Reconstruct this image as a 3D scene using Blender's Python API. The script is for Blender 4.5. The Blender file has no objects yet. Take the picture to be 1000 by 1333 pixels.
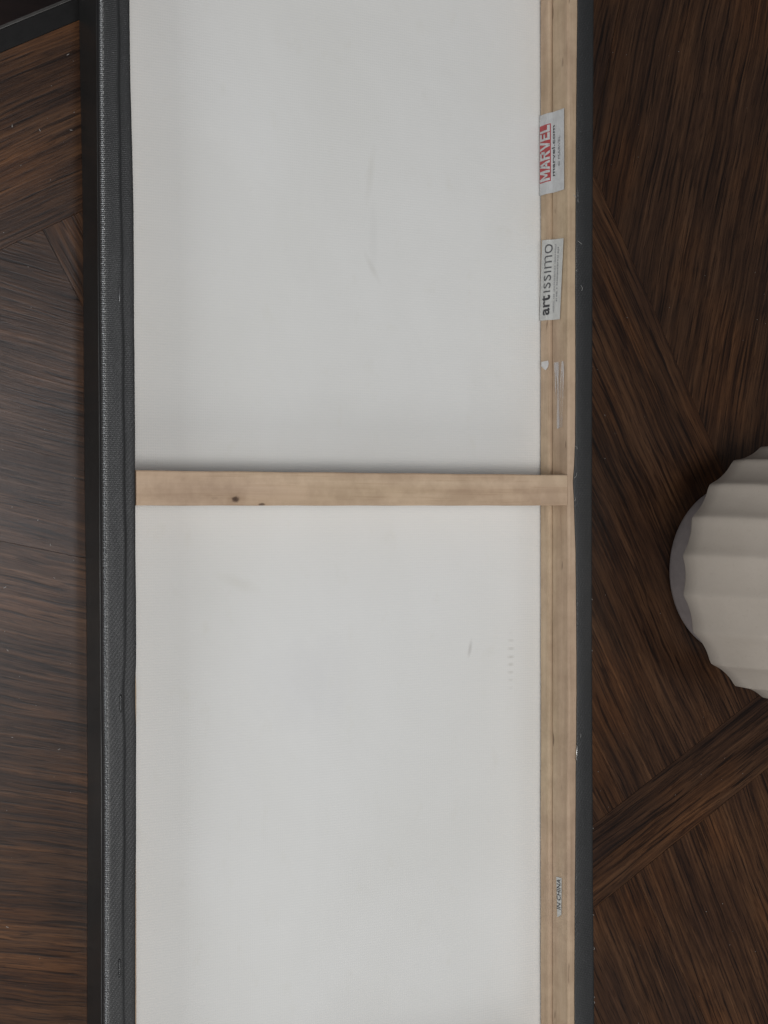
import bpy, bmesh, math, random
from mathutils import Vector, Matrix
random.seed(7)
R = math.radians
scene = bpy.context.scene
COL = scene.collection

# ------------------------------------------------------------------ camera
cam_d = bpy.data.cameras.new('camera'); cam = bpy.data.objects.new('camera', cam_d); COL.objects.link(cam)
cam.location = (0, 0, 1.016)
cam.rotation_euler = (0, R(-27), 0)
cam_d.sensor_fit = 'VERTICAL'; cam_d.sensor_height = 24.0; cam_d.lens = 36.0
cam_d.clip_start = 0.02; cam_d.clip_end = 50
scene.camera = cam

# ------------------------------------------------------------------ world and lamps (indoor daylight)
W = bpy.data.worlds.new('World'); scene.world = W; W.use_nodes = True
W.node_tree.nodes['Background'].inputs[0].default_value = (0.92, 0.95, 1.0, 1)
W.node_tree.nodes['Background'].inputs[1].default_value = 0.10

def area(name, loc, target, sx, sy, power, col):
    d = bpy.data.lights.new(name, 'AREA'); d.shape = 'RECTANGLE'; d.size = sx; d.size_y = sy
    d.energy = power; d.color = col
    o = bpy.data.objects.new(name, d); COL.objects.link(o); o.location = loc
    o.rotation_euler = (Vector(target) - Vector(loc)).to_track_quat('-Z', 'Y').to_euler()
    return o
area('ceiling_light', (0.74, 0.05, 2.45), (0.70, 0.0, 0), 0.50, 0.45, 8, (0.95, 0.96, 1.0))
area('ceiling_window_light', (-0.22, -0.45, 2.40), (0.45, 0, 0), 0.7, 0.7, 29, (1.0, 0.985, 0.96))
area('far_window_light', (1.75, -2.5, 2.0), (0.6, 0, 0), 1.0, 0.9, 13, (1.0, 0.985, 0.96))
area('window_light', (0.9, -2.4, 1.1), (0.8, 0, 0), 1.2, 0.9, 7, (1.0, 0.985, 0.96))
area('side_window_light', (-2.0, -0.30, 1.25), (0.3, 0, 0), 1.1, 1.0, 22, (0.95, 0.98, 1.0))

scene.view_settings.view_transform = 'Standard'; scene.view_settings.look = 'None'
scene.view_settings.exposure = -0.27; scene.view_settings.gamma = 1.0

# ------------------------------------------------------------------ helpers
def tag(o, label=None, cat=None, group=None, kind=None):
    if label: o['label'] = label
    if cat: o['category'] = cat
    if group: o['group'] = group
    if kind: o['kind'] = kind
    return o
def link(name, me, mat, parent=None, smooth=False):
    o = bpy.data.objects.new(name, me); COL.objects.link(o)
    if mat and not me.materials: me.materials.append(mat)
    if parent: o.parent = parent
    if smooth:
        for p in me.polygons: p.use_smooth = True
    return o
def empty(name, loc):
    o = bpy.data.objects.new(name, None); COL.objects.link(o); o.location = loc; o.empty_display_size = 0.05
    return o
def mesh(name, v, f):
    me = bpy.data.meshes.new(name); me.from_pydata([tuple(p) for p in v], [], f); me.update()
    bm = bmesh.new(); bm.from_mesh(me); bmesh.ops.recalc_face_normals(bm, faces=bm.faces); bm.to_mesh(me); bm.free()
    return me
def interp(tab, y):                      # tab sorted by descending y
    if y >= tab[0][0]: return tab[0][1]
    for (a, va), (b, vb) in zip(tab, tab[1:]):
        if y >= b:
            k = (a - y) / (a - b); k = k * k * (3 - 2 * k) * 0.5 + k * 0.5
            return va + (vb - va) * k
    return tab[-1][1]
def sweep(name, prof, ys, mat, parent, smooth_angle=None):
    """closed profile prof(y) -> [(x,z)...] swept along Y"""
    v, f = [], []; n = None
    for y in ys:
        p = prof(y); n = len(p); v += [(x, y, z) for x, z in p]
    for i in range(len(ys) - 1):
        for j in range(n):
            a = i * n + j; b = i * n + (j + 1) % n
            f.append((a, b, b + n, a + n))
    f.append(tuple(range(n))); f.append(tuple((len(ys) - 1) * n + j for j in range(n)))
    me = mesh(name, v, f)
    o = link(name, me, mat, parent)
    if smooth_angle:
        for p in me.polygons: p.use_smooth = len(p.vertices) == 4
        me.set_sharp_from_angle(angle=R(smooth_angle))
    return o
def wob(seed, y, amp, freqs=(7, 19, 43)):
    return amp * sum(math.sin(y * fr * 6.283 + seed * (k + 1.7)) / (k + 1) for k, fr in enumerate(freqs)) / 1.8

# ------------------------------------------------------------------ node helpers
def newmat(name):
    m = bpy.data.materials.new(name); m.use_nodes = True
    nt = m.node_tree; b = nt.nodes['Principled BSDF']
    return m, nt, b
def N(nt, typ, **kw):
    n = nt.nodes.new(typ)
    for k, v in kw.items():
        if k in n.inputs: n.inputs[k].default_value = v
        else: setattr(n, k, v)
    return n
def ramp(nt, fac, stops):
    r = nt.nodes.new('ShaderNodeValToRGB'); e = r.color_ramp.elements
    while len(e) < len(stops): e.new(0.5)
    for i, (p, c) in enumerate(stops):
        e[i].position = p; e[i].color = (*c, 1) if len(c) == 3 else c
    nt.links.new(fac, r.inputs[0]); return r
def mixc(nt, fac, a, b, typ='MIX'):
    m = nt.nodes.new('ShaderNodeMix'); m.data_type = 'RGBA'; m.blend_type = typ
    for s, val in ((0, fac), (6, a), (7, b)):
        if hasattr(val, 'links') or isinstance(val, bpy.types.NodeSocket): nt.links.new(val, m.inputs[s])
        else: m.inputs[s].default_value = val if s == 0 else (*val, 1)
    return m.outputs[2]
def math_(nt, op, a, b=None):
    m = nt.nodes.new('ShaderNodeMath'); m.operation = op
    for s, val in ((0, a), (1, b)):
        if val is None: continue
        if isinstance(val, bpy.types.NodeSocket): nt.links.new(val, m.inputs[s])
        else: m.inputs[s].default_value = val
    return m.outputs[0]
def coords(nt, scale=(1, 1, 1), rnd=0.0, rot=(0, 0, 0)):
    tc = nt.nodes.new('ShaderNodeTexCoord'); out = tc.outputs['Object']
    if rnd:
        oi = nt.nodes.new('ShaderNodeObjectInfo'); va = nt.nodes.new('ShaderNodeVectorMath'); va.operation = 'MULTIPLY_ADD'
        nt.links.new(oi.outputs['Random'], va.inputs[0]); va.inputs[1].default_value = (rnd, rnd * 1.7, rnd * .6)
        nt.links.new(out, va.inputs[2]); out = va.outputs[0]
    mp = nt.nodes.new('ShaderNodeMapping'); mp.inputs['Scale'].default_value = scale; mp.inputs['Rotation'].default_value = rot
    nt.links.new(out, mp.inputs['Vector']); return mp.outputs[0]
def noise(nt, vec, scale, detail=4, rough=.55, dist=0.0):
    n = nt.nodes.new('ShaderNodeTexNoise'); n.inputs['Scale'].default_value = scale
    n.inputs['Detail'].default_value = detail; n.inputs['Roughness'].default_value = rough; n.inputs['Distortion'].default_value = dist
    nt.links.new(vec, n.inputs['Vector']); return n.outputs[0]
def bump(nt, b, h, strength, dist, chain=None):
    bp = nt.nodes.new('ShaderNodeBump'); bp.inputs['Strength'].default_value = strength; bp.inputs['Distance'].default_value = dist
    nt.links.new(h, bp.inputs['Height'])
    if chain: nt.links.new(chain, bp.inputs['Normal'])
    nt.links.new(bp.outputs[0], b.inputs['Normal']); return bp.outputs[0]

# ------------------------------------------------------------------ materials
def mat_dark_oak():
    m, nt, b = newmat('dark_stained_oak')
    warp = noise(nt, coords(nt, (6, 10, 6), 9.0), 1.0, 3, .5)
    def lines(sx, sy, det, rough, dist=.0, amt=.012):
        """noise stretched along the grain, its lines bent by the slow warp"""
        vec = coords(nt, (1, 1, 1), 9.0); ad = nt.nodes.new('ShaderNodeVectorMath'); ad.operation = 'MULTIPLY_ADD'
        nt.links.new(warp, ad.inputs[0]); ad.inputs[1].default_value = (0, amt, 0); nt.links.new(vec, ad.inputs[2])
        mp = nt.nodes.new('ShaderNodeMapping'); mp.inputs['Scale'].default_value = (sx, sy, 1); nt.links.new(ad.outputs[0], mp.inputs[0])
        return noise(nt, mp.outputs[0], 1.0, det, rough, dist)
    wide = lines(4, 110, 3, .5, .2)
    streak = lines(13, 480, 5, .66, .12)
    pores = lines(70, 900, 3, .6)
    cracks = lines(16, 430, 2, .5, .0)
    blotch = noise(nt, coords(nt, (8, 16, 9), 3.0), 1.0, 3, .5)
    mix2 = math_(nt, 'ADD', math_(nt, 'MULTIPLY', wide, .36), math_(nt, 'MULTIPLY', streak, .64))
    c = ramp(nt, mix2, [(.34, (.016, .0072, .0042)), (.44, (.042, .0203, .0107)), (.53, (.074, .0372, .0190)), (.65, (.128, .068, .0355))])
    tint = ramp(nt, blotch, [(.34, (.70, .66, .70)), (.50, (.98, .95, .93)), (.66, (1.30, 1.14, .95))])
    c2 = mixc(nt, 1.0, c.outputs[0], tint.outputs[0], 'MULTIPLY')
    pr = ramp(nt, pores, [(.34, (.50, .46, .45)), (.46, (1, 1, 1))])
    c3 = mixc(nt, 1.0, c2, pr.outputs[0], 'MULTIPLY')
    ck = ramp(nt, cracks, [(.365, (.26, .24, .25)), (.425, (1, 1, 1))]); c3 = mixc(nt, .88, c3, ck.outputs[0], 'MULTIPLY')
    oi = nt.nodes.new('ShaderNodeObjectInfo')
    pv = ramp(nt, oi.outputs['Random'], [(0, (.70, .68, .69)), (1, (.98, .92, .85))])
    c4 = mixc(nt, 1.0, c3, pv.outputs[0], 'MULTIPLY')
    sc = noise(nt, coords(nt, (30, 12, 20), 4.0), 6.0, 5, .7)
    sr = ramp(nt, sc, [(.72, (0, 0, 0)), (.78, (1, 1, 1))])
    c5 = mixc(nt, math_(nt, 'MULTIPLY', sr.outputs[0], .35), c4, (.10, .085, .07))
    nt.links.new(c5, b.inputs['Base Color'])
    rg = ramp(nt, math_(nt, 'ADD', math_(nt, 'MULTIPLY', streak, .6), math_(nt, 'MULTIPLY', blotch, .4)), [(.3, (.38,) * 3), (.7, (.27,) * 3)])
    nt.links.new(rg.outputs[0], b.inputs['Roughness'])
    b.inputs['Specular IOR Level'].default_value = .42
    n1 = bump(nt, b, streak, .20, .0006); n2 = bump(nt, b, pores, .22, .0003, n1); bump(nt, b, ck.outputs[0], .12, .0002, n2)
    return m
def mat_simple(name, col, rough=.5, metal=0.0, spec=.5):
    m, nt, b = newmat(name); b.inputs['Base Color'].default_value = (*col, 1)
    b.inputs['Roughness'].default_value = rough; b.inputs['Metallic'].default_value = metal; b.inputs['Specular IOR Level'].default_value = spec
    n = noise(nt, coords(nt), 180, 4)
    r = ramp(nt, n, [(.3, (max(rough - .08, .03),) * 3), (.7, (min(rough + .08, 1),) * 3)]); nt.links.new(r.outputs[0], b.inputs['Roughness'])
    c = ramp(nt, n, [(.3, tuple(x * .9 for x in col)), (.7, tuple(min(x * 1.06, 1) for x in col))]); nt.links.new(c.outputs[0], b.inputs['Base Color'])
    return m
def mat_pine(name, axis, knots=(), light=1.08):
    m, nt, b = newmat(name)
    s = (4, 90, 90) if axis == 'X' else (90, 4, 90)
    s2 = (20, 900, 900) if axis == 'X' else (900, 20, 900)
    s3 = (3, 22, 22) if axis == 'X' else (22, 3, 22)
    g = noise(nt, coords(nt, s, 3.0), 1.0, 4, .55, .5); fi = noise(nt, coords(nt, s2, 3.0), 1.0, 3, .6); wd = noise(nt, coords(nt, s3, 5.0), 1.0, 3)
    c = ramp(nt, g, [(.28, (.365 * light, .268 * light, .200 * light)), (.48, (.445 * light, .337 * light, .258 * light)), (.72, (.505 * light, .395 * light, .312 * light))])
    t = ramp(nt, wd, [(.3, (.86, .81, .77)), (.5, (1.02, .985, .90)), (.7, (1.04, 1.05, .92))])
    c2 = mixc(nt, 1.0, c.outputs[0], t.outputs[0], 'MULTIPLY')
    p = ramp(nt, fi, [(.30, (.72, .66, .60)), (.42, (1, 1, 1))]); c3 = mixc(nt, .45, c2, p.outputs[0], 'MULTIPLY')
    # scattered dark flecks and resin marks
    fl = noise(nt, coords(nt, (26, 140, 140) if axis == 'X' else (140, 26, 140), 7.0), 1.0, 2, .4)
    fr = ramp(nt, fl, [(.715, (0, 0, 0)), (.745, (1, 1, 1))]); c4 = mixc(nt, math_(nt, 'MULTIPLY', fr.outputs[0], .75), c3, (.10, .055, .035))
    for (kx, ky, rx, ry, dark) in knots:
        tc = nt.nodes.new('ShaderNodeTexCoord'); mp = nt.nodes.new('ShaderNodeMapping'); mp.vector_type = 'POINT'
        mp.inputs['Location'].default_value = (-kx / rx, -ky / ry, 0); mp.inputs['Scale'].default_value = (1 / rx, 1 / ry, 0)
        nt.links.new(tc.outputs['Object'], mp.inputs[0])
        ln = nt.nodes.new('ShaderNodeVectorMath'); ln.operation = 'LENGTH'; nt.links.new(mp.outputs[0], ln.inputs[0])
        wn = noise(nt, coords(nt), 700, 3)
        dd = math_(nt, 'ADD', ln.outputs['Value'], math_(nt, 'MULTIPLY', math_(nt, 'SUBTRACT', wn, .5), .7))
        kr = ramp(nt, dd, [(.0, (1, 1, 1)), (.55, (.85, .85, .85)), (1.0, (0, 0, 0))])
        halo = ramp(nt, math_(nt, 'MULTIPLY', dd, .28), [(.2, (1, 1, 1)), (.75, (0, 0, 0))])
        c4 = mixc(nt, math_(nt, 'MULTIPLY', halo.outputs[0], .28 * dark), c4, (.30, .19, .11))
        c4 = mixc(nt, math_(nt, 'MULTIPLY', kr.outputs[0], .95 * dark), c4, (.060, .030, .018))
    nt.links.new(c4, b.inputs['Base Color']); b.inputs['Roughness'].default_value = .62; b.inputs['Specular IOR Level'].default_value = .35
    saw = noise(nt, coords(nt, (420, 30, 30) if axis == 'X' else (30, 420, 30)), 1.0, 2, .5)
    grime = noise(nt, coords(nt), 45, 5, .65); gr = ramp(nt, grime, [(.38, (.88, .86, .84)), (.62, (1.06, 1.06, 1.05))])
    nt.links.new(mixc(nt, 1.0, c4, gr.outputs[0], 'MULTIPLY'), b.inputs['Base Color'])
    n0 = bump(nt, b, saw, .22, .0004); n1 = bump(nt, b, g, .25, .0006, n0); bump(nt, b, fi, .35, .0003, n1)
    return m
def mat_black_canvas(shine=.95):
    m, nt, b = newmat('black_printed_canvas')
    def wave(rot, sc, dist):
        wv = nt.nodes.new('ShaderNodeTexWave'); wv.bands_direction = 'X'; wv.inputs['Scale'].default_value = sc; wv.inputs['Distortion'].default_value = dist
        wv.inputs['Detail'].default_value = 1.5; wv.inputs['Detail Scale'].default_value = 1.5
        nt.links.new(coords(nt, (1, 1, 1), 0, rot), wv.inputs['Vector']); return wv.outputs[1]
    a = wave((0, 0, R(90)), 240, .9)         # weft lines across the bar
    c = wave((0, R(-45), R(25)), 190, 1.2)
    wv = math_(nt, 'ADD', math_(nt, 'MULTIPLY', a, .55), math_(nt, 'MULTIPLY', c, .45))
    big = noise(nt, coords(nt, (60, 30, 60)), 1.0, 5, .7, .6)
    fine = noise(nt, coords(nt), 1500, 3, .7)
    lint = noise(nt, coords(nt, (900, 500, 900)), 1.0, 2, .5)
    col = ramp(nt, big, [(.3, (.0122, .0124, .0128)), (.7, (.0200, .0203, .0209))])
    wcol = mixc(nt, math_(nt, 'MULTIPLY', fine, .55), col.outputs[0], (.040, .042, .044))
    lr = ramp(nt, lint, [(.70, (0, 0, 0)), (.76, (1, 1, 1))])
    wcol = mixc(nt, math_(nt, 'MULTIPLY', lr.outputs[0], .35), wcol, (.16, .16, .165))
    nt.links.new(wcol, b.inputs['Base Color'])
    b.inputs['Roughness'].default_value = .50; b.inputs['Specular IOR Level'].default_value = .5; b.inputs['Coat Roughness'].default_value = .20; b.inputs['Coat IOR'].default_value = 2.4
    geo = nt.nodes.new('ShaderNodeNewGeometry'); sx = nt.nodes.new('ShaderNodeSeparateXYZ'); nt.links.new(geo.outputs['Normal'], sx.inputs[0])
    edge = ramp(nt, math_(nt, 'MULTIPLY', math_(nt, 'MULTIPLY', sx.outputs[0], -1.0), sx.outputs[2]), [(.26, (0, 0, 0)), (.44, (1, 1, 1))]).outputs[0]
    nt.links.new(math_(nt, 'ADD', math_(nt, 'MULTIPLY', edge, shine), .05), b.inputs['Coat Weight'])
    wv = math_(nt, 'MULTIPLY', wv, math_(nt, 'ADD', math_(nt, 'MULTIPLY', edge, .55), .22))
    n1 = bump(nt, b, wv, .75, .0006); n2 = bump(nt, b, fine, .4, .0003, n1); n3 = bump(nt, b, big, .25, .0010, n2); nt.links.new(n3, b.inputs['Coat Normal'])
    return m
def mat_black_print():
    m, nt, b = newmat('smooth_black_print')
    big = noise(nt, coords(nt, (20, 14, 30)), 1.0, 3)
    fine = noise(nt, coords(nt), 1200, 3, .7)
    col = ramp(nt, big, [(.3, (.016, .0155, .015)), (.7, (.024, .0233, .0225))]); nt.links.new(col.outputs[0], b.inputs['Base Color'])
    b.inputs['Roughness'].default_value = .42; b.inputs['Specular IOR Level'].default_value = .5
    bump(nt, b, fine, .2, .0002)
    return m
def mat_white_canvas():
    m, nt, b = newmat('primed_canvas_back')
    def wave(d, sc, dist):
        wv = nt.nodes.new('ShaderNodeTexWave'); wv.bands_direction = d; wv.inputs['Scale'].default_value = sc; wv.inputs['Distortion'].default_value = dist
        wv.inputs['Detail'].default_value = 1.0; nt.links.new(coords(nt), wv.inputs['Vector']); return wv.outputs[1]
    wy = wave('Y', 165, 1.2); wx = wave('X', 190, 1.0)
    weave = math_(nt, 'ADD', math_(nt, 'MULTIPLY', wy, .62), math_(nt, 'MULTIPLY', wx, .38))
    big = noise(nt, coords(nt, (6, 5, 5)), 1.0, 4, .55, .3); sm = noise(nt, coords(nt, (60, 34, 10)), 1.0, 4, .6)
    fine = noise(nt, coords(nt), 1100, 3, .7)
    col = ramp(nt, big, [(.30, (.735, .735, .715)), (.70, (.775, .778, .768))])
    st = ramp(nt, sm, [(.60, (1, 1, 1)), (.80, (.965, .960, .940))])
    c = mixc(nt, 1.0, col.outputs[0], st.outputs[0], 'MULTIPLY')
    wr = ramp(nt, weave, [(.2, (.98, .98, .98)), (.7, (1, 1, 1))]); c = mixc(nt, 1.0, c, wr.outputs[0], 'MULTIPLY')
    # handling smudges: a curved rub mark, a short dark scuff and a ladder of crease ticks
    def spot(cx, cy, rx, ry, colr, amt, rz=0.0, gate=None):
        nonlocal c
        tc = nt.nodes.new('ShaderNodeTexCoord'); va = nt.nodes.new('ShaderNodeVectorMath'); va.operation = 'SUBTRACT'
        nt.links.new(tc.outputs['Object'], va.inputs[0]); va.inputs[1].default_value = (cx, cy, 0)
        mp = nt.nodes.new('ShaderNodeMapping'); mp.vector_type = 'TEXTURE'; mp.inputs['Rotation'].default_value = (0, 0, rz); mp.inputs['Scale'].default_value = (rx, ry, 1e3)
        nt.links.new(va.outputs[0], mp.inputs[0])
        ln = nt.nodes.new('ShaderNodeVectorMath'); ln.operation = 'LENGTH'; nt.links.new(mp.outputs[0], ln.inputs[0])
        d = math_(nt, 'ADD', ln.outputs['Value'], math_(nt, 'MULTIPLY', math_(nt, 'SUBTRACT', sm, .5), 1.2))
        r = ramp(nt, d, [(.15, (1, 1, 1)), (1.0, (0, 0, 0))]); f = math_(nt, 'MULTIPLY', r.outputs[0], amt)
        if gate is not None: f = math_(nt, 'MULTIPLY', f, gate)
        c = mixc(nt, f, c, colr)
    spot(.5055, .250, .004, .026, (.66, .655, .62), .5, R(-8)); spot(.508, .205, .004, .030, (.68, .68, .665), .4)
    spot(.507, .180, .003, .014, (.66, .655, .63), .6, R(30))
    spot(.5905, -.104, .0022, .009, (.52, .51, .49), .7, R(-12))
    ticks = nt.nodes.new('ShaderNodeTexWave'); ticks.bands_direction = 'Y'; ticks.inputs['Scale'].default_value = 52; ticks.inputs['Distortion'].default_value = 1.5
    nt.links.new(coords(nt), ticks.inputs['Vector'])
    tg = ramp(nt, ticks.outputs[1], [(.55, (0, 0, 0)), (.9, (1, 1, 1))])
    spot(.627, -.117, .0035, .026, (.55, .54, .51), .6, 0, tg.outputs[0])
    spot(.400, -.050, .020, .006, (.69, .685, .65), .6, R(-20)); spot(.455, -.125, .050, .04, (.71, .71, .71), .5)
    nt.links.new(c, b.inputs['Base Color']); b.inputs['Roughness'].default_value = .8; b.inputs['Specular IOR Level'].default_value = .2
    n1 = bump(nt, b, weave, .24, .0003); n2 = bump(nt, b, fine, .15, .0002, n1); n3 = bump(nt, b, big, .35, .006, n2); bump(nt, b, noise(nt, coords(nt, (14, 9, 9)), 1.0, 2, .5, .8), .25, .004, n3)
    return m
def mat_ceramic():
    m, nt, b = newmat('beige_ceramic')
    n = noise(nt, coords(nt), 14, 5, .6); f = noise(nt, coords(nt), 420, 3, .6)
    c = ramp(nt, n, [(.3, (.50, .44, .378)), (.7, (.57, .505, .44))])
    sp = ramp(nt, f, [(.25, (.88, .86, .84)), (.42, (1, 1, 1))]); cc = mixc(nt, .6, c.outputs[0], sp.outputs[0], 'MULTIPLY')
    nt.links.new(cc, b.inputs['Base Color']); b.inputs['Roughness'].default_value = .6; b.inputs['Specular IOR Level'].default_value = .4
    bump(nt, b, f, .12, .0006)
    return m
def mat_tape():
    m, nt, b = newmat('clear_tape_residue')
    st = noise(nt, coords(nt, (60, 14, 260)), 1.0, 4, .6, .9)
    r = ramp(nt, st, [(.44, (.03,) * 3), (.66, (.75,) * 3)]); nt.links.new(r.outputs[0], b.inputs['Alpha'])
    b.inputs['Base Color'].default_value = (.72, .69, .68, 1); b.inputs['Roughness'].default_value = .12
    return m

OAK = mat_dark_oak(); RIM = mat_simple('black_table_rim', (.006, .0055, .0055), .5, 0, .3)
UNDER = mat_simple('table_core', (.02, .013, .009), .7); FLOOR = None
PINE_Y = mat_pine('pine_stretcher', 'Y'); PINE_X = mat_pine('pine_cross_bar', 'X', [(.385, .0086, .0032, .0026, 1.0), (.4042, .0052, .0030, .0012, .9), (.3700, .0095, .003, .0015, 0.15)], 1.16)
BLACK = mat_black_canvas(); BLACK_DULL = mat_black_canvas(.06); BPRINT = mat_black_print(); WHITE = mat_white_canvas(); CERAM = mat_ceramic()
PAPER = mat_simple('sticker_paper', (.56, .56, .54), .5); PAPER2 = mat_simple('sticker_paper_cool', (.54, .545, .55), .45)
RED = mat_simple('red_ink', (.42, .05, .055), .45); INK = mat_simple('dark_ink', (.035, .035, .04), .5)
GREY = mat_simple('grey_ink', (.20, .20, .21), .5); LGREY = mat_simple('pale_ink', (.36, .36, .37), .5)
STEEL = mat_simple('staple_steel', (.55, .54, .52), .32, 1.0); THREAD = mat_simple('lint_thread', (.36, .355, .345), .8)
TAPE = mat_tape(); FLAKE = mat_simple('torn_paper', (.66, .65, .64), .7)

# ------------------------------------------------------------------ floor
def mat_floor():
    m, nt, b = newmat('dark_floor')
    n = noise(nt, coords(nt, (3, 40, 3)), 1.0, 4)
    c = ramp(nt, n, [(.3, (.018, .009, .008)), (.7, (.038, .020, .017))]); nt.links.new(c.outputs[0], b.inputs['Base Color']); b.inputs['Roughness'].default_value = .5
    return m
fl = link('floor', mesh('floor', [(-4, -4, -.745), (5, -4, -.745), (5, 4, -.745), (-4, 4, -.745)], [(0, 1, 2, 3)]), mat_floor()); tag(fl, kind='structure')

# ------------------------------------------------------------------ table: parquet laid at 29 degrees
AL = R(29); CA, SA = math.cos(AL), math.sin(AL)
table = empty('parquet_table', (0.45, -.35, -.745))
tag(table, 'dark stained oak parquet table under the canvas and the vase', 'table')
TINV = Matrix.Translation(-table.location)
def tw(a, b): return (a * CA - b * SA, a * SA + b * CA)     # table frame -> world
A0, A1, B0, B1 = -.28, 1.28, -1.08, .1645
RIMW = .0135
def clip(poly, nx, ny, d):                                   # keep nx*x+ny*y <= d
    out = []
    for i in range(len(poly)):
        p, q = poly[i], poly[(i + 1) % len(poly)]
        sp = nx * p[0] + ny * p[1] - d; sq = nx * q[0] + ny * q[1] - d
        if sp <= 0: out.append(p)
        if (sp < 0 < sq) or (sq < 0 < sp):
            k = sp / (sp - sq); out.append((p[0] + (q[0] - p[0]) * k, p[1] + (q[1] - p[1]) * k))
    return out
def inset(poly, g):
    n = len(poly); lines = []
    for i in range(n):
        p, q = poly[i], poly[(i + 1) % n]; ex, ey = q[0] - p[0], q[1] - p[1]; L = math.hypot(ex, ey) or 1e-9
        lines.append((ey / L, -ex / L, (ey * p[0] - ex * p[1]) / L - g))
    out = poly
    for nx, ny, d in lines: out = clip(out, nx, ny, d)
    return out
def area_of(p): return abs(sum(p[i][0] * p[(i + 1) % len(p)][1] - p[(i + 1) % len(p)][0] * p[i][1] for i in range(len(p)))) / 2
def dedupe(p):
    o = []
    for q in p:
        if not o or math.hypot(q[0] - o[-1][0], q[1] - o[-1][1]) > 1e-5: o.append(q)
    if len(o) > 1 and math.hypot(o[0][0] - o[-1][0], o[0][1] - o[-1][1]) < 1e-5: o.pop()
    return o
def plank(poly, ang):                                        # poly in table frame (ccw), grain angle in table frame
    poly = dedupe(inset(poly, .00010))
    if len(poly) < 3 or area_of(poly) < 2e-4: return
    w = [tw(*p) for p in poly]; cx = sum(p[0] for p in w) / len(w); cy = sum(p[1] for p in w) / len(w)
    g = ang + AL + R(random.uniform(-1.2, 1.2)); c, s = math.cos(-g), math.sin(-g)
    loc = [((x - cx) * c - (y - cy) * s, (x - cx) * s + (y - cy) * c) for x, y in w]
    top = dedupe(inset(loc, .00006))
    if len(top) != len(loc): top = loc
    n = len(loc); v = [(x, y, -.004) for x, y in loc] + [(x, y, -.0001) for x, y in loc] + [(x, y, 0) for x, y in top]
    f = [tuple(range(n))[::-1], tuple(range(2 * n, 3 * n))]
    for l in (0, n):
        for i in range(n): f.append((l + i, l + (i + 1) % n, l + n + (i + 1) % n, l + n + i))
    me = bpy.data.meshes.new('plank'); me.from_pydata(v, [], f); me.update()
    o = link('plank', me, OAK, table)
    o.matrix_parent_inverse = TINV; o.location = (cx, cy, random.uniform(-.00003, .00003)); o.rotation_euler = (0, 0, g)
def region(a0, a1, b0, b1, deg, cuts):
    """rectangle of the table frame split by seams parallel to the grain; cuts = offsets across the grain"""
    poly = [(a0, b0), (a1, b0), (a1, b1), (a0, b1)]; g = R(deg); nx, ny = -math.sin(g), math.cos(g)
    cuts = [-9] + sorted(cuts) + [9]
    for lo, hi in zip(cuts, cuts[1:]):
        p = clip(clip(poly, nx, ny, hi), -nx, -ny, -lo)
        if len(p) >= 3: plank(p, g)
def steps(lo, hi, w): 
    o = []; x = lo
    while x < hi: o.append(x); x += w
    return o
br = B1 - RIMW
# border boards along the table's end
for a0, a1 in ((A0 + RIMW, .55), (.55, A1 - RIMW)): region(a0, a1, .0376, br, 0, [])
# left diagonal field, middle field of boards along the table, right diagonal field
region(A0 + RIMW, .3205, -.560, .0376, -41, [-.29, .03])
for i, (a0, a1) in enumerate([(.3205, .345), (.345, .53), (.53, .7200), (.7200, .7485)]):
    region(a0, a1, -.560, .0376, 90, [])
region(.7485, A1 - RIMW, -.560, .0376, 48, [-.62])
# cross strip and the boards beyond it
for a0, a1 in ((A0 + RIMW, .12), (.12, .86), (.86, A1 - RIMW)):
    region(a0, a1, -.619, -.590, 0, []); region(a0, a1, -.590, -.560, 0, [])
x = A0 + RIMW
while x < A1 - RIMW - .01:
    x2 = min(x + random.uniform(.24, .30), A1 - RIMW); region(x, x2, B0 + RIMW, -.619, 86, []); x = x2
def frame_box(name, a0, a1, b0, b1, z0, z1, mat, bev=0.0):
    bm = bmesh.new(); vs = []
    for z in (z0, z1):
        for a, b in ((a0, b0), (a1, b0), (a1, b1), (a0, b1)): x, y = tw(a, b); vs.append(bm.verts.new((x, y, z)))
    for q in ((3, 2, 1, 0), (4, 5, 6, 7), (0, 1, 5, 4), (1, 2, 6, 5), (2, 3, 7, 6), (3, 0, 4, 7)): bm.faces.new([vs[i] for i in q])
    if bev: bmesh.ops.bevel(bm, geom=bm.edges[:], offset=bev, segments=3, affect='EDGES')
    me = bpy.data.meshes.new(name); bm.to_mesh(me); bm.free()
    o = link(name, me, mat, table, bool(bev)); o.matrix_parent_inverse = TINV
    if bev: me.set_sharp_from_angle(angle=R(50))
    return o
frame_box('table_core', A0 + .012, A1 - .012, B0 + .012, B1 - .012, -.030, -.0042, UNDER)
for a0, a1, b0, b1 in ((A0, A1, B1 - RIMW, B1), (A0, A1, B0, B0 + RIMW), (A0, A0 + RIMW, B0 + RIMW, B1 - RIMW), (A1 - RIMW, A1, B0 + RIMW, B1 - RIMW)):
    frame_box('rim', a0 + .0002, a1 - .0002, b0 + .0002, b1 - .0002, -.036, .0, RIM, .0002)
frame_box('edge_highlight', A0, A1, B1 + .0001, B1 + .0021, -.034, .0008, mat_simple('pale_edge_highlight', (.11, .105, .10), .36, .5), .0009)  # added paler strip, stands in for the highlight along the table's end edge
for a, b in ((A0 + .07, B0 + .07), (A1 - .14, B0 + .07), (A0 + .07, B1 - .14), (A1 - .14, B1 - .14)):
    frame_box('leg', a, a + .07, b, b + .07, -.7445, -.031, RIM, .004)

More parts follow.
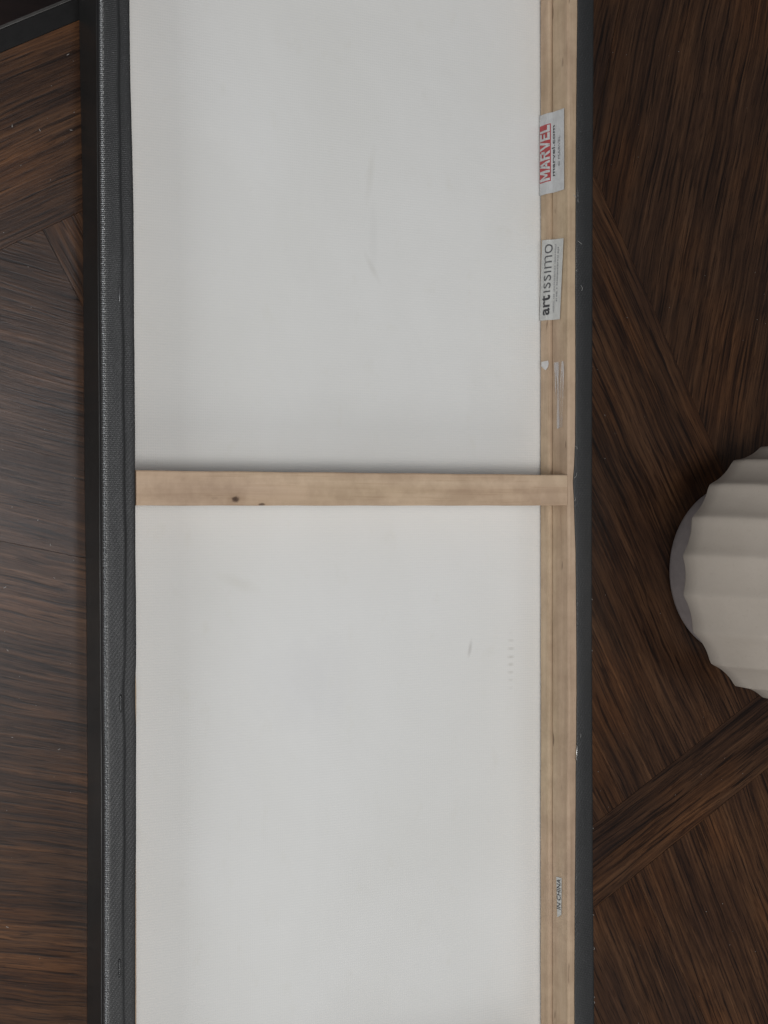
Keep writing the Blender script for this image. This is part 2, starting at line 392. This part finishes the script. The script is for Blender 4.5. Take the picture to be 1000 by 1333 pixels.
# ------------------------------------------------------------------ the stretched canvas, lying face down
H = .038
frame = empty('stretched_canvas', (.485, .016, 0))
tag(frame, 'back of a large white stretched canvas with pine bars and black wrapped edges', 'canvas')
FINV = Matrix.Translation(-frame.location)
def fp(o): o.matrix_parent_inverse = FINV; return o
YE0, YE1 = -.445, .477
def yrange(a, b, n): return [a + (b - a) * i / n for i in range(n + 1)]
YS = yrange(YE0, YE1, 180)
# canvas sheet, gently sagging between the bars
NX, NY = 48, 110; XL, XR = .2955, .6770; v = []; f = []
for lay in (0, 1):
    for j in range(NY + 1):
        for i in range(NX + 1):
            s = i / NX; tt = j / NY
            sag = .0009 * math.sin(math.pi * s) * (.6 + .4 * math.sin(tt * 9 + 1)) + .0004 * math.sin(s * 11 + tt * 7)
            v.append((XL + (XR - XL) * s, YE0 + .004 + (YE1 - YE0 - .008) * tt, .0018 + sag * .35 - lay * .0006))
n1 = (NX + 1) * (NY + 1)
for lay in (0, 1):
    for j in range(NY):
        for i in range(NX):
            a = lay * n1 + j * (NX + 1) + i; f.append((a, a + 1, a + NX + 2, a + NX + 1))
fp(link('canvas_sheet', mesh('canvas_sheet', v, f), WHITE, frame, True))

# left bar: measured bow of its three long edges (y, x)
LOB = [(.48, .2860), (.345, .2872), (.19, .2898), (.045, .2908), (-.10, .2926), (-.19, .2931), (-.346, .2927), (-.45, .2924)]
LOT = [(.48, .2888), (.334, .2897), (.184, .2907), (.043, .2917), (-.097, .2924), (-.184, .2932), (-.335, .2931), (-.45, .2928)]
LIT = [(.48, .3085), (.337, .3104), (.186, .3133), (.044, .3143), (-.098, .3150), (-.112, .3145), (-.128, .3146), (-.142, .3151), (-.19, .3150), (-.26, .3146), (-.338, .3145), (-.45, .3143)]
LIW = [(.48, .3075), (.337, .3094), (.186, .3125), (.044, .3136), (-.098, .3147), (-.12, .3154), (-.19, .3148), (-.26, .3153), (-.338, .3154), (-.45, .3152)]
def left_wood(y):
    xo = interp(LOB, y) + .0010; xt = interp(LOT, y) + .0010; xi = interp(LIW, y)
    return [(xo, .0035), (xt, H - .004), (xt + .0028, H - .0012), (xi - .0006, H - .0012), (xi, H - .0018), (xi, .0035)]
fp(sweep('stretcher_bar', left_wood, YS, PINE_Y, frame))
def left_wrap(y):
    xo, xt, xi = interp(LOB, y), interp(LOT, y), interp(LIT, y) + wob(3, y, .00012)
    r = .0040; t = .0007
    hem = xi - .0078 + wob(1, y, .0010, (2.3, 6, 15)); zt = H + wob(5, y, .00022, (5, 13, 31))
    lift = .00045 + wob(8, y, .00020, (4, 9, 21))
    out = [(xo, .0008), (xo * .5 + xt * .5, H * .5), (xt, H - r - .0002)]
    for k in range(1, 8):
        a = math.pi / 2 * k / 8; out.append((xt + r - r * math.cos(a), zt - r + r * math.sin(a)))
    xm0, xm1 = xt + r + .0010, hem - .0022
    out += [(xt + r, zt), (xt + r + .0005, zt + .00002), (xm0, zt + .00004), (xm0 * .67 + xm1 * .33, zt + .0001 + wob(2, y, .00015, (8, 17, 29))), (xm0 * .33 + xm1 * .67, zt + .0001 + wob(7, y, .00015, (9, 15, 26))),
            (xm1, zt + .0002), (hem - .0010, zt + .0002), (hem - .0003, zt - lift * .15), (hem + .0003, zt - lift * .8), (hem + .0010, zt - lift), (hem * .5 + xi * .5, zt - lift + .0002), (xi - .0014, zt - lift + .0001), (xi - .0006, zt - lift), (xi - .0001, zt - lift - .0004)]
    back = [(xi - .0002, zt - lift - .0009), (xi - .0008, zt - lift - .0009), (hem + .0010, zt - lift - .0008), (xt + r, H - t - .0003), (xt + t + .0006, H - r - .0006), (xt + t, H - r - .003), (xo + t, .0008)]
    return out + back
fp(sweep('black_wrap', left_wrap, yrange(YE0, YE1, 420), BLACK, frame, 179))['label'] = 'black canvas folded over the near bar with glinting weave along its edge'
def left_face(y):                                            # the printed outer side of the canvas, smooth black
    xo, xt = interp(LOB, y), interp(LOT, y)
    return [(xo - .0004, .0006), (xt - .0004 + wob(4, y, .00008), H - .0060), (xt + .0001, H - .0058), (xo + .0003, .0006)]
fp(sweep('outer_side', left_face, YS, BPRINT, frame))

# right bar with a bead and a groove along its inner side
def face_x(z):
    pts = [(.000, .6530), (.0125, .6530), (.0152, .6537), (.0185, .6551), (.024, .6553), (.040, .6556)]
    for (a, xa), (b, xb) in zip(pts, pts[1:]):
        if z <= b: return xa + (xb - xa) * max(0, (z - a)) / (b - a)
    return pts[-1][1]
RB = [(.48, .6640), (.391, .6637), (.30, .6628), (.215, .6622), (.17, .6617), (.12, .6621), (.0565, .6621), (.038, .6612), (.0231, .6598), (.008, .6608), (-.0314, .6621), (-.09, .6630), (-.137, .6633), (-.176, .6629), (-.19, .6624), (-.225, .6623), (-.254, .6619), (-.342, .6614), (-.39, .6612), (-.45, .6612)]
RO = [(.48, .6803), (.393, .6798), (.216, .6789), (.01, .6783), (-.114, .6783), (-.25, .6790), (-.393, .6803), (-.45, .6806)]
def right_wood(y):
    w = wob(6, y, .00022, (3, 8, 17)); xo = interp(RO, y) - .001
    return [(.6536 + w, .0030), (.6530 + w, .0040), (.6530 + w, .0122), (.6534 + w, .0140), (.6544 + w, .0154), (.6562, .0158), (.6562, .0168),
            (.6552 + w, .0176), (.6553 + w, .0200), (.6556 + w, H - .0010), (.6562 + w, H - .0003), (.6572, H), (xo - .0028, H - .0004), (xo, H - .0035), (xo, .0030)]
fp(sweep('stretcher_bar', right_wood, YS, PINE_Y, frame))
def right_wrap(y):
    xb = interp(RB, y) + wob(9, y, .00022, (5, 14, 37)); xo = interp(RO, y); r = .0030; z = H + .0009 + wob(11, y, .00015, (4, 11, 23)); t = .0007
    out = [(xb, H + .00015), (xb + .0002, z - .0002), (xb + .0012, z + .0001), ((xb + xo) / 2, z + wob(12, y, .00015, (6, 15, 33))), (xo - r, z)]
    for k in range(1, 6):
        a = math.pi / 2 * k / 6; out.append((xo - r + r * math.sin(a), z - r + r * math.cos(a)))
    out += [(xo, z - r), (xo, .0008)]
    return out + [(xo - t, .0008), (xo - t, H - r - .002), (xo - r + .0002, H + .00015)]
fp(sweep('black_wrap', right_wrap, yrange(YE0, YE1, 420), BLACK_DULL, frame, 50))

def box_obj(name, x0, x1, y0, y1, z0, z1, mat, parent=frame, bev=.0006, finv=True):
    bm = bmesh.new(); bmesh.ops.create_cube(bm, size=1)
    for p in bm.verts: p.co = Vector(((x0 + x1) / 2 + p.co.x * (x1 - x0), (y0 + y1) / 2 + p.co.y * (y1 - y0), (z0 + z1) / 2 + p.co.z * (z1 - z0)))
    if bev: bmesh.ops.bevel(bm, geom=bm.edges[:], offset=bev, segments=2, affect='EDGES')
    me = bpy.data.meshes.new(name); bm.to_mesh(me); bm.free()
    o = link(name, me, mat, parent)
    if finv: fp(o)
    return o
# cross bar, flush with the tops of the side bars
def cross_me():
    bm = bmesh.new(); n = 60; rows = []
    for i in range(n + 1):
        s = i / n; x = .3149 + (.6552 - .3149) * s
        y0 = .0043 + .0007 * s + .0001 * math.sin(s * 40); y1 = .0276 + .0007 * s + .00012 * math.sin(s * 31 + 1); zt = H - .0004; e = .0007
        prof = [(y0 + .0003, .0085), (y0, .0095), (y0, zt - e), (y0 + e * .3, zt - e * .3), (y0 + e, zt), (y1 - e * 1.6, zt), (y1 - e * .4, zt - e * .5), (y1, zt - e * 1.5), (y1, .0095), (y1 - .0003, .0085)]
        rows.append([bm.verts.new((x, a, b)) for a, b in prof])
    for r0, r1 in zip(rows, rows[1:]):
        for j in range(10): bm.faces.new((r0[j], r0[(j + 1) % 10], r1[(j + 1) % 10], r1[j]))
    bm.faces.new(rows[0]); bm.faces.new(rows[-1]); bmesh.ops.recalc_face_normals(bm, faces=bm.faces)
    me = bpy.data.meshes.new('cross_bar'); bm.to_mesh(me); bm.free(); return me
fp(link('cross_bar', cross_me(), PINE_X, frame))['label'] = 'pale pine cross bar with a dark knot'
# end bars (beyond the picture)
for y0, y1 in ((YE0 + .002, YE0 + .023), (YE1 - .023, YE1 - .002)):
    box_obj('end_bar', .3165, .6525, y0, y1, .0035, H - .001, PINE_X)

# ------------------------------------------------------------------ writing
def text_mesh(body, bold=0.0):
    cu = bpy.data.curves.new('t', 'FONT'); cu.body = body; cu.size = 1.0; cu.offset = bold; cu.resolution_u = 4; cu.fill_mode = 'FRONT'
    ob = bpy.data.objects.new('t', cu); COL.objects.link(ob)
    dg = bpy.context.evaluated_depsgraph_get(); me = bpy.data.meshes.new_from_object(ob.evaluated_get(dg))
    bpy.data.objects.remove(ob); bpy.data.curves.remove(cu); me.materials.clear(); return me
def on_face(me, conv, off):
    """map (s,t) letter plane to the inner side of the right bar: text runs along +Y, tops point down"""
    for p in me.vertices:
        y, z = conv(p.co.x, p.co.y); p.co = Vector((face_x(z) - off, y, z))
    me.update(); return me
def cut_rows(me, n=14):
    bm = bmesh.new(); bm.from_mesh(me); ys = [p.co.y for p in bm.verts]; lo, hi = min(ys), max(ys)
    for k in range(1, n):
        bmesh.ops.bisect_plane(bm, geom=bm.verts[:] + bm.edges[:] + bm.faces[:], plane_co=(0, lo + (hi - lo) * k / n, 0), plane_no=(0, 1, 0))
    bm.to_mesh(me); bm.free(); return me
BLOCK = {   # heavy condensed capitals in a unit box, as convex strokes
    'M': [[(0, 0), (.24, 0), (.24, 1), (0, 1)], [(.76, 0), (1, 0), (1, 1), (.76, 1)], [(.24, 1), (.24, .62), (.42, .18), (.50, .40)], [(.76, 1), (.50, .40), (.58, .18), (.76, .62)], [(.42, .18), (.58, .18), (.50, .40)]],
    'A': [[(0, 0), (.26, 0), (.58, 1), (.34, 1)], [(.74, 0), (1, 0), (.66, 1), (.42, 1)], [(.24, .20), (.76, .20), (.70, .40), (.30, .40)]],
    'R': [[(0, 0), (.28, 0), (.28, 1), (0, 1)], [(.28, .80), (.72, .80), (.90, 1), (.28, 1)], [(.66, .56), (.94, .46), (1, .86), (.72, .86)], [(.28, .40), (.94, .46), (.80, .58), (.28, .58)], [(.40, .40), (.68, .42), (1, 0), (.70, 0)]],
    'V': [[(.36, 0), (.58, 0), (.26, 1), (0, 1)], [(.42, 0), (.64, 0), (1, 1), (.74, 1)]],
    'E': [[(0, 0), (.30, 0), (.30, 1), (0, 1)], [(.30, 0), (1, 0), (1, .20), (.30, .20)], [(.30, .41), (.86, .41), (.86, .60), (.30, .60)], [(.30, .80), (1, .80), (1, 1), (.30, 1)]],
    'L': [[(0, 0), (.32, 0), (.32, 1), (0, 1)], [(.32, 0), (1, 0), (1, .22), (.32, .22)]]}
def block_mesh(body):
    v, f = [], []; x = 0
    for ch in body:
        w = {'L': .62, 'E': .66, 'M': .95}.get(ch, .82)
        for st_ in BLOCK[ch]:
            a = len(v); v += [(x + px * w, py, 0) for px, py in st_]; f.append(tuple(range(a, a + len(st_))))
        x += w + .07
    me = bpy.data.meshes.new('lettering'); me.from_pydata(v, [], f); me.update(); return me
def letters(name, body, mat, parent, y0, y1, zb, zt, off, bold=0.0, skew=0.0, parts=None):
    me = cut_rows(block_mesh(body) if bold is None else text_mesh(body, bold)); xs = [p.co.x for p in me.vertices]; ys = [p.co.y for p in me.vertices]
    ax, bx, ay, by = min(xs), max(xs), min(ys), max(ys)
    # fixed letter height: 'zb' is the baseline, 'zt' the top of the tallest letter
    def conv(s, t):
        k = (s - ax) / (bx - ax); return y0 + (y1 - y0) * k, zb + (zt - zb) * ((t - ay) / (by - ay)) + skew * k
    on_face(me, conv, off)
    o = link(name, me, mat, parent); return o
def patch(name, quad, mat, parent, off, thick=.00014, nz=40, ny=6):
    """quad: four (y,z) corners in order; a thin curved sheet on the inner side of the bar"""
    v, f = [], []
    for lay in (0, 1):
        for i in range(nz + 1):
            for j in range(ny + 1):
                s, t = i / nz, j / ny
                p = [(1 - s) * ((1 - t) * quad[0][k] + t * quad[1][k]) + s * ((1 - t) * quad[3][k] + t * quad[2][k]) for k in (0, 1)]
                v.append((face_x(p[1]) - off + lay * thick, p[0], p[1]))
    n = (nz + 1) * (ny + 1); w = ny + 1
    for lay in (0, 1):
        for i in range(nz):
            for j in range(ny):
                a = lay * n + i * w + j; f.append((a, a + 1, a + w + 1, a + w))
    rim = [j for j in range(ny)] + [i * w + ny for i in range(nz)] + [nz * w + j for j in range(ny, 0, -1)] + [i * w for i in range(nz, 0, -1)]
    for k in range(len(rim)):
        a, b = rim[k], rim[(k + 1) % len(rim)]; f.append((a, b, b + n, a + n))
    return fp(link(name, mesh(name, v, f), mat, parent))
S0 = .00065
# sticker with the red box logo
st = patch('sticker', [(.2466, .0030), (.3090, .0030), (.3084, .0335), (.2463, .0335)], PAPER2, frame, S0)
st['label'] = 'white sticker with a red box logo'
def sub(o): return o
patch_kw = dict(thick=.00003)
bx = patch('logo_box', [(.2558, .0036), (.3004, .0036), (.3004, .0170), (.2558, .0170)], RED, st, S0 + .0001, **patch_kw); bx.matrix_parent_inverse = Matrix()
bx.parent = st; bx.matrix_parent_inverse = Matrix()
lt = letters('lettering', 'MARVEL', PAPER2, st, .2566, .2996, .0163, .0043, S0 + .0003, None)
lt = letters('lettering', 'marvel.com', INK, st, .2590, .2980, .0216, .0180, S0 + .00025, .012)
lt = letters('lettering', '\u00a9 MARVEL', GREY, st, .2655, .2888, .0284, .0257, S0 + .00025)
# the long art publisher's sticker, a little askew
st2 = patch('sticker', [(.1492, .0030), (.2114, .0067), (.2092, .0327), (.1478, .0278)], PAPER, frame, S0); st2['label'] = 'white sticker with a name in thin dark lowercase letters'
letters('lettering', 'art', INK, st2, .1525, .1680, .0158, .0062, S0 + .00025, .020, .0008)
me_l = letters('lettering', '\u0131ss\u0131mo', mat_simple('soft_ink', (.085, .085, .09), .5), st2, .1702, .2072, .0166, .0088, S0 + .00025, -.008, .0024)
def dashes(parent, y0, y1, zb, h, slope, mat, seed):
    rnd = random.Random(seed); v, f = [], []; y = y0
    while y < y1:
        w = rnd.uniform(.0005, .0011)
        if rnd.random() > .15:
            z = zb + slope * (y - y0); a = len(v)
            for yy, zz in ((y, z), (y + w, z), (y + w, z - h), (y, z - h)): v.append((face_x(zz) - S0 - .00025, yy, zz))
            f.append((a, a + 1, a + 2, a + 3))
        y += w + rnd.uniform(.0003, .0006)
    return link('fine_print', mesh('fine_print', v, f), mat, parent)
dashes(st2, .1540, .2065, .0202, .0014, .06, LGREY, 3)
dashes(st2, .1600, .2040, .0240, .0011, .06, GREY, 4)
# torn strip
st3 = patch('sticker', [(-.3115, .0246), (-.2806, .0232), (-.2802, .0302), (-.3085, .0297)], PAPER, frame, S0); st3['label'] = 'small torn white strip with dark capitals'
letters('lettering', 'IN CHINA', INK, st3, -.3048, -.2815, .0292, .0240, S0 + .00025, .008)
# tape residue and a torn flake of paper
tp = patch('tape_residue', [(.0640, .0240), (.1152, .0200), (.1153, .0338), (.0650, .0310)], TAPE, frame, S0); tp['label'] = 'clear streaky tape residue'
v = []; pts = [(.1168, .0060), (.1172, .0145), (.1150, .0150), (.1122, .0142), (.1100, .0120), (.1108, .0100), (.1135, .0058)]
for lay in (0, 1): v += [(face_x(z) - .0009 + lay * .0003, y, z) for y, z in pts]
n = len(pts); f = [tuple(range(n)), tuple(range(n, 2 * n))] + [(i, (i + 1) % n, n + (i + 1) % n, n + i) for i in range(n)]
fp(link('paper_flake', mesh('paper_flake', v, f), FLAKE, frame))

# ------------------------------------------------------------------ staples and lint threads
def tube(name, pts, rad, mat, parent, sides=6, flat=1.0):
    v, f = [], []; pts = [Vector(p) for p in pts]
    for i, p in enumerate(pts):
        d = (pts[min(i + 1, len(pts) - 1)] - pts[max(i - 1, 0)]).normalized(); u = d.cross(Vector((0, 0, 1)))
        u = u.normalized() if u.length > 1e-4 else Vector((1, 0, 0)); w = u.cross(d).normalized()
        for k in range(sides):
            a = 2 * math.pi * k / sides; v.append(p + u * rad * math.cos(a) + w * rad * flat * math.sin(a))
    for i in range(len(pts) - 1):
        for k in range(sides):
            a = i * sides + k; b = i * sides + (k + 1) % sides; f.append((a, b, b + sides, a + sides))
    f.append(tuple(range(sides))); f.append(tuple(range((len(pts) - 1) * sides, len(pts) * sides)))
    return fp(link(name, mesh(name, v, f), mat, parent, True))
def staple(x, y0, y1, z, mat, dx=0.0, r=.00042):
    tube('staple', [(x, y0, z - .004), (x, y0, z - .0004), (x + dx * .1, y0 + (y1 - y0) * .06, z), (x + dx * .9, y0 + (y1 - y0) * .94, z), (x + dx, y1, z - .0004), (x + dx, y1, z - .004)], r, mat, frame)
DSTEEL = mat_simple('painted_staple', (.16, .16, .165), .35, .6)
staple(.3030, .1375, .1485, H + .0009, DSTEEL, .0003); staple(.3040, -.1310, -.1205, H + .0008, BLACK, .0, .0006)
staple(.6622, -.1890, -.1780, H + .0014, STEEL, .0007)
staple(.6640, .2360, .2470, H + .0009, BLACK, .0, .0005); staple(.3032, -.305, -.294, H + .0008, BLACK, .0, .0006)
rt = random.Random(5)
def thread(x, y, z, L, ang, curl=.3):
    pts = []; a = ang
    for i in range(6):
        pts.append((x, y, z + .0002 + .0006 * math.sin(i * .9))); x += L / 5 * math.cos(a); y += L / 5 * math.sin(a); a += curl * rt.uniform(-.3, 1)
    tube('lint_thread', pts, .00016, THREAD, frame, 5)
for x, y, L, ang in ((.6600, .0258, .0055, .7), (.6634, .2065, .005, -.5), (.6618, .2395, .003, 2.2), (.6670, .1690, .0045, 1.4), (.6605, .0085, .003, 1.2), (.6618, .1840, .002, .4), (.6628, .0480, .003, 1.9), (.6655, -.1720, .003, 1.2)):
    thread(x, y, H + .0012, L, ang)
for k in range(7):                                          # frayed fibres along the far edge
    y = rt.uniform(-.38, .39); thread(interp(RO, y) - .0008, y, H - .0002, rt.uniform(.0010, .0022), rt.uniform(.9, 2.2), .4)

# ------------------------------------------------------------------ fluted vase
vase = empty('fluted_vase', (.8508, -.0480, 0)); tag(vase, 'beige fluted ceramic vase standing on the table beside the canvas', 'vase')
NF, PER = 21, 20; SEG = NF * PER
def fluted(levels):
    v, f = [], []
    for z, r, d in levels:
        for k in range(SEG):
            ph = math.pi + .16 + 2 * math.pi * k / SEG; t = 2 * ((k % PER) / PER) - 1
            rr = r - d * .86 * (1 - abs(t) ** 2.2) - d * .16 * (max(0, abs(t) - .78) / .22) ** 1.5; v.append((rr * math.cos(ph), rr * math.sin(ph), z))
    for i in range(len(levels) - 1):
        for k in range(SEG):
            a = i * SEG + k; b = i * SEG + (k + 1) % SEG; f.append((a, b, b + SEG, a + SEG))
    return v, f
lv = [(.0560, .078, 0), (.0560, .0985, .0030), (.0566, .1025, .0046), (.0585, .1038, .0048), (.075, .1042, .0048), (.11, .1030, .0047), (.15, .0998, .0045), (.20, .0940, .0042), (.25, .0850, .0036), (.285, .0760, .003), (.30, .0695, .0015), (.303, .0670, 0), (.302, .0640, 0), (.29, .0630, 0), (.20, .080, 0), (.07, .086, 0), (.066, .0, 0)]
v, f = fluted(lv); o = link('body', mesh('body', v, f), CERAM, vase, True); o.data.set_sharp_from_angle(angle=R(62))
def lathe(name, prof, mat, parent, seg=96):
    v, f = [], []
    for r, z in prof:
        for k in range(seg): a = 2 * math.pi * k / seg; v.append((r * math.cos(a), r * math.sin(a), z))
    for i in range(len(prof) - 1):
        for k in range(seg): a = i * seg + k; b = i * seg + (k + 1) % seg; f.append((a, b, b + seg, a + seg))
    f.append(tuple(range(seg))); f.append(tuple(range((len(prof) - 1) * seg, len(prof) * seg)))
    o = link(name, mesh(name, v, f), mat, parent, True); o.data.set_sharp_from_angle(angle=R(40)); return o
lathe('foot', [(.0705, .0003), (.0716, .0015), (.0720, .004), (.0728, .02), (.075, .045), (.0775, .0559)], mat_simple('dark_vase_foot', (.37, .32, .31), .5), vase)  # foot in a darker tone than the body

# ------------------------------------------------------------------ dust
v, f = [], []; rd = random.Random(21)
for k in range(150):
    if k % 2: x, y = rd.uniform(.20, .284), rd.uniform(-.36, .33)
    else: x, y = rd.uniform(.70, .93), rd.uniform(-.45, .43)
    if math.hypot(x - .8508, y + .0480) < .085: continue
    s = rd.uniform(.00008, .00026); L = s * rd.choice((1, 1, 1, 2, 4)); a = rd.uniform(0, 3.14); c, sn = math.cos(a), math.sin(a); i0 = len(v)
    for px, py, pz in ((-L, -s, .0001), (L, -s * .7, .0001), (L * .8, s, .0001), (-L * .9, s, .0001), (0, 0, .0001 + s)):
        v.append((x + px * c - py * sn, y + px * sn + py * c, pz + .0001))
    f += [(i0, i0 + 1, i0 + 4), (i0 + 1, i0 + 2, i0 + 4), (i0 + 2, i0 + 3, i0 + 4), (i0 + 3, i0, i0 + 4), (i0 + 3, i0 + 2, i0 + 1, i0)]
du = link('dust_specks', mesh('dust_specks', v, f), mat_simple('dust', (.34, .32, .30), .9)); tag(du, 'pale dust specks scattered over the dark table', 'dust', kind='stuff')
